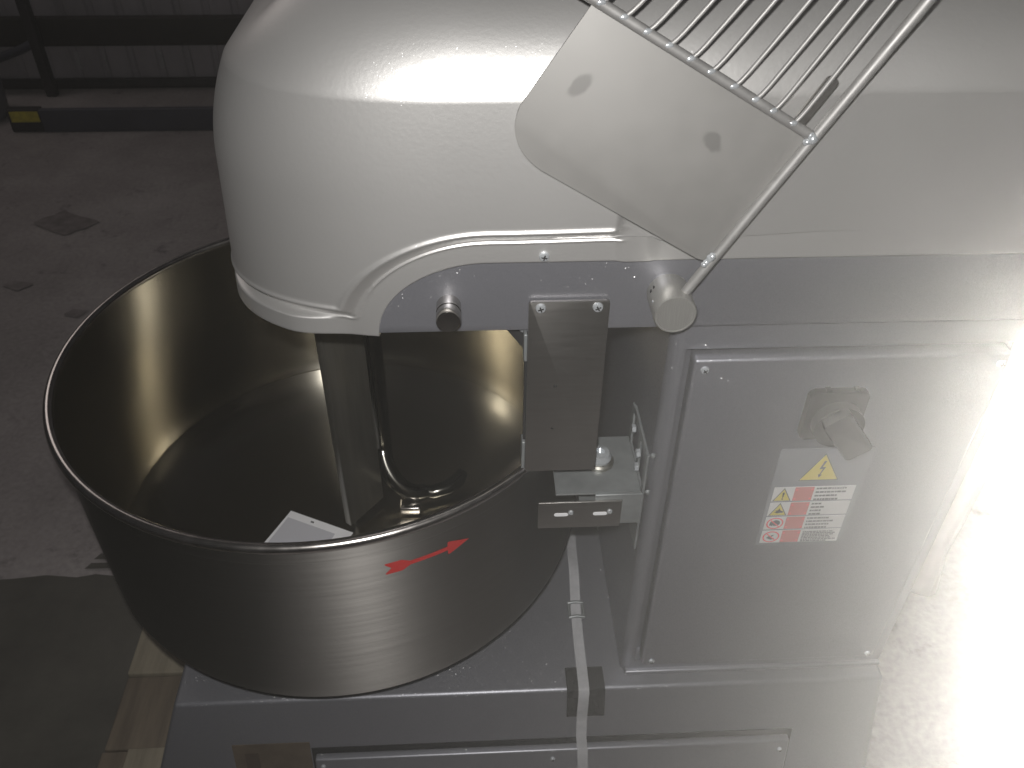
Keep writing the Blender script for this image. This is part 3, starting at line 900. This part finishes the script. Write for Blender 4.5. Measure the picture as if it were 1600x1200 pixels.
# feathered tail: upper and lower halves with a notch between, then a waist, shaft and head
strip(-74.3, -73.2, lambda t: ZA + 0.0068 - 0.0066 * t, lambda t: ZA + 0.0088, 2)
strip(-74.3, -73.2, lambda t: ZA - 0.0088, lambda t: ZA - 0.0068 + 0.0066 * t, 2)
strip(-73.2, -71.2, lambda t: ZA - 0.0088, lambda t: ZA + 0.0088, 4)
strip(-71.2, -69.6, lambda t: ZA - 0.0088 + 0.0057 * t, lambda t: ZA + 0.0088 - 0.0057 * t, 3)
strip(-69.6, -61.6, lambda t: ZA - 0.0031, lambda t: ZA + 0.0031, 12)
strip(-62.2, -61.6, lambda t: ZA - 0.0098, lambda t: ZA - 0.0031, 1)
strip(-62.2, -61.6, lambda t: ZA + 0.0031, lambda t: ZA + 0.0098, 1)
strip(-61.6, -57.6, lambda t: ZA - 0.0096 * (1 - t), lambda t: ZA + 0.0096 * (1 - t) + 1e-5, 6)
link("turning_arrow", bm, M['arrow'], bowl)

SX = 0.044
# --- breaker bar in the middle of the bowl and the spiral beyond it
bm = bmesh.new()
p0, p1 = Vector((-0.0035, 0.2285)), Vector((0.0430, 0.2880))
nrm = Vector((-(p1 - p0).y, (p1 - p0).x)).normalized()
q0, q1 = p0 + nrm * 0.012, p1 + nrm * 0.012 + (p1 - p0).normalized() * 0.006
V = []
for z in (0.490, 1.03): V.append([bm.verts.new((p.x, p.y, z)) for p in (p0, p1, q1, q0)])
bm.faces.new(V[0]); bm.faces.new(V[1])
for k in range(4): bm.faces.new((V[0][k], V[0][(k + 1) % 4], V[1][(k + 1) % 4], V[1][k]))
bmesh.ops.bevel(bm, geom=list(bm.edges), offset=0.0015, segments=2, profile=0.5, affect='EDGES')
link("breaker_bar", bm, M['bar'], mx, True, 40)
pts, rs = [], []
for k in range(60):                              # a straight shaft that curls into the foot at the bottom
    t = k / 59
    if t < 0.6: pts.append((SX, 0.335, 1.0 - 0.44 * t / 0.6))
    else:
        q = (t - 0.6) / 0.4; a = rad(180 + 120 * q); pts.append((SX + 0.045 + 0.045 * math.cos(a), 0.335 + 0.045 * math.sin(a), 0.56 - 0.066 * math.sin(q * math.pi / 2)))
    rs.append(0.018 - 0.005 * t)
tube("spiral_hook", pts, rs, M['hook'], mx, 18)
hk = [(0.098, 0.300, 0.492), (0.122, 0.296, 0.490), (0.146, 0.304, 0.491), (0.163, 0.318, 0.494), (0.171, 0.332, 0.499)]
tube("hook_foot", hk, [0.009, 0.012, 0.0135, 0.0125, 0.009], M['hook'], mx, 18)
box("hook_tip", (0.070, 0.262, 0.474), (0.103, 0.286, 0.490), M['rim'], mx, 0.003)

# ------------------------------------------------------------------ loose things on and by the mixer
for c in mx.children:
    if c.name.split('.')[0] not in ('bowl', 'safety_guard'): pass
settle(mx)

card = empty("paper_card", (-0.08, 0.22, 0.475))
tag(card, "white printed card lying in the bottom of the steel bowl", "card")


def quad_slab(name, q, z0, z1, mat, parent):
    bm = bmesh.new()
    A = [bm.verts.new((x, y, z0)) for x, y in q]; B = [bm.verts.new((x, y, z1)) for x, y in q]
    bm.faces.new(A); bm.faces.new(B)
    for k in range(4): bm.faces.new((A[k], A[(k + 1) % 4], B[(k + 1) % 4], B[k]))
    return link(name, bm, mat, parent)


quad_slab("sheet", [(-0.106, 0.279), (-0.002, 0.2285), (-0.048, 0.134), (-0.152, 0.184)], 0.4745, 0.4752, M['card'], card)
quad_slab("grey_block", [(-0.1085, 0.265), (-0.030, 0.2270), (-0.060, 0.155), (-0.141, 0.194)], 0.4752, 0.4755, M['cardgrey'], card)
quad_slab("print_mark", [(-0.0705, 0.2555), (-0.0655, 0.2530), (-0.0665, 0.2500), (-0.0715, 0.2525)], 0.4755, 0.4758, M['text'], card)
settle(card)

# strapping band over the base with its metal buckle
st = empty("strapping_band", (0.33, 0.1, 0.42))
tag(st, "translucent white packing strap with buckle running over the base edge", "strap")
path = [(0.347, 0.262, 0.424), (0.3440, 0.232, 0.428), (0.3425, 0.205, 0.434), (0.3415, 0.180, 0.4385), (0.3405, 0.155, 0.439), (0.3392, 0.130, 0.4335),
        (0.3380, 0.105, 0.428), (0.3374, 0.080, 0.426), (0.3368, 0.050, 0.4248), (0.3364, 0.015, 0.4246), (0.3362, -0.012, 0.4246), (0.3360, -0.0248, 0.4240),
        (0.3358, -0.0310, 0.4190), (0.3352, -0.0350, 0.400), (0.3345, -0.0390, 0.379), (0.3350, -0.0470, 0.335), (0.3365, -0.0615, 0.316), (0.3385, -0.0680, 0.27), (0.342, -0.090, 0.16)]


def ribbon(name, pts, half, thick, mat, parent):
    bm = bmesh.new(); rows_ = []
    for i, p in enumerate(pts):
        p = Vector(p); t = (Vector(pts[min(i + 1, len(pts) - 1)]) - Vector(pts[max(i - 1, 0)])).normalized()
        s = Vector((1, 0, 0)); s = (s - t * s.dot(t)).normalized(); n = s.cross(t).normalized()
        if n.z < 0 and abs(n.z) > 0.3: n = -n
        if n.y > 0.3: n = -n
        rows_.append([bm.verts.new(p + s * a + n * h) for a, h in ((-half, 0), (half, 0), (half, thick), (-half, thick))])
    for A, B in zip(rows_, rows_[1:]):
        for k in range(4): bm.faces.new((A[k], A[(k + 1) % 4], B[(k + 1) % 4], B[k]))
    bm.faces.new(rows_[0]); bm.faces.new(rows_[-1])
    return link(name, bm, mat, parent, True, 40)


ribbon("band", path, 0.0075, 0.0007, M['strap'], st)
for y in (0.0885, 0.114):
    tube("buckle_bar", [(0.3265, y, 0.4305), (0.338, y + 0.001, 0.4320), (0.3495, y, 0.4305)], 0.0024, M['zinc'], st)
for x in (0.3275, 0.3485): tube("buckle_side", [(x, 0.0885, 0.4300), (x, 0.114, 0.4300)], 0.0022, M['zinc'], st)
settle(st)

ed = empty("edge_protector", (0.34, -0.02, 0.42))
tag(ed, "black edge protector under the packing strap on the base edge", "edge protector")
bm = bmesh.new()
prev = None
pth = [(0.010, 0.4213), (-0.018, 0.4213), (-0.0245, 0.4206), (-0.0266, 0.4170), (-0.0300, 0.4000), (-0.0350, 0.3750), (-0.0360, 0.3700)]
rows_ = []
for y, z in pth:
    sh = 0.35 * (0.42 - z) * 0.05
    rows_.append([bm.verts.new((x + sh, y - o, z + o2)) for x, o, o2 in ((0.3125, 0, 0), (0.3660, 0, 0), (0.3660, 0.0012, 0.0014), (0.3125, 0.0012, 0.0014))])
for A, B in zip(rows_, rows_[1:]):
    for k in range(4): bm.faces.new((A[k], A[(k + 1) % 4], B[(k + 1) % 4], B[k]))
bm.faces.new(rows_[0]); bm.faces.new(rows_[-1])
link("corner_strip", bm, M['rubber'], ed, True, 30)
settle(ed)

# pale film left hanging along the back edge of the column
bm = bmesh.new()
prof_r = [(0.452, 0.880), (0.50, 0.878), (0.53, 0.876), (0.60, 0.878), (0.645, 0.8785), (0.665, 0.881), (0.680, 0.884), (0.715, 0.893), (0.740, 0.9000), (0.752, 0.9035),
          (0.765, 0.930), (0.80, 0.965), (0.86, 0.975), (0.95, 0.97), (1.05, 0.98), (1.20, 0.975)]
rows_ = []
for z, xr in prof_r:
    r = []
    for k in range(9):
        t = k / 8; x = 0.7660 + (xr - 0.7660) * t
        r.append(bm.verts.new((x, 0.100 + 0.010 * math.sin(9 * t + 7 * z) * t + 0.004 * math.sin(31 * z + 4 * t), z)))
    rows_.append(r)
for A, B in zip(rows_, rows_[1:]):
    for k in range(8): bm.faces.new((A[k], A[k + 1], B[k + 1], B[k]))
fm = link("plastic_film", bm, M['film'], None, True, 180)
md = fm.modifiers.new("thickness", 'SOLIDIFY'); md.thickness = 0.001
tag(fm, "pale ragged plastic film hanging along the back edge of the grey column", "plastic film")

# ------------------------------------------------------------------ added haze that spreads the lens-glare veil
hz = bpy.data.materials.new("veil_haze"); nt, N, L, b = nodes_of(hz)
N.remove(b)
pv = N.new("ShaderNodeVolumePrincipled")
pv.inputs["Color"].default_value = (0.97, 0.96, 0.94, 1)
pv.inputs["Density"].default_value = 0.012
pv.inputs["Anisotropy"].default_value = 0.90
L.new(pv.outputs[0], N["Material Output"].inputs["Volume"])
tag(box("haze", (-15, -11, -1), (15, 15, 4.2), hz), kind='stuff')
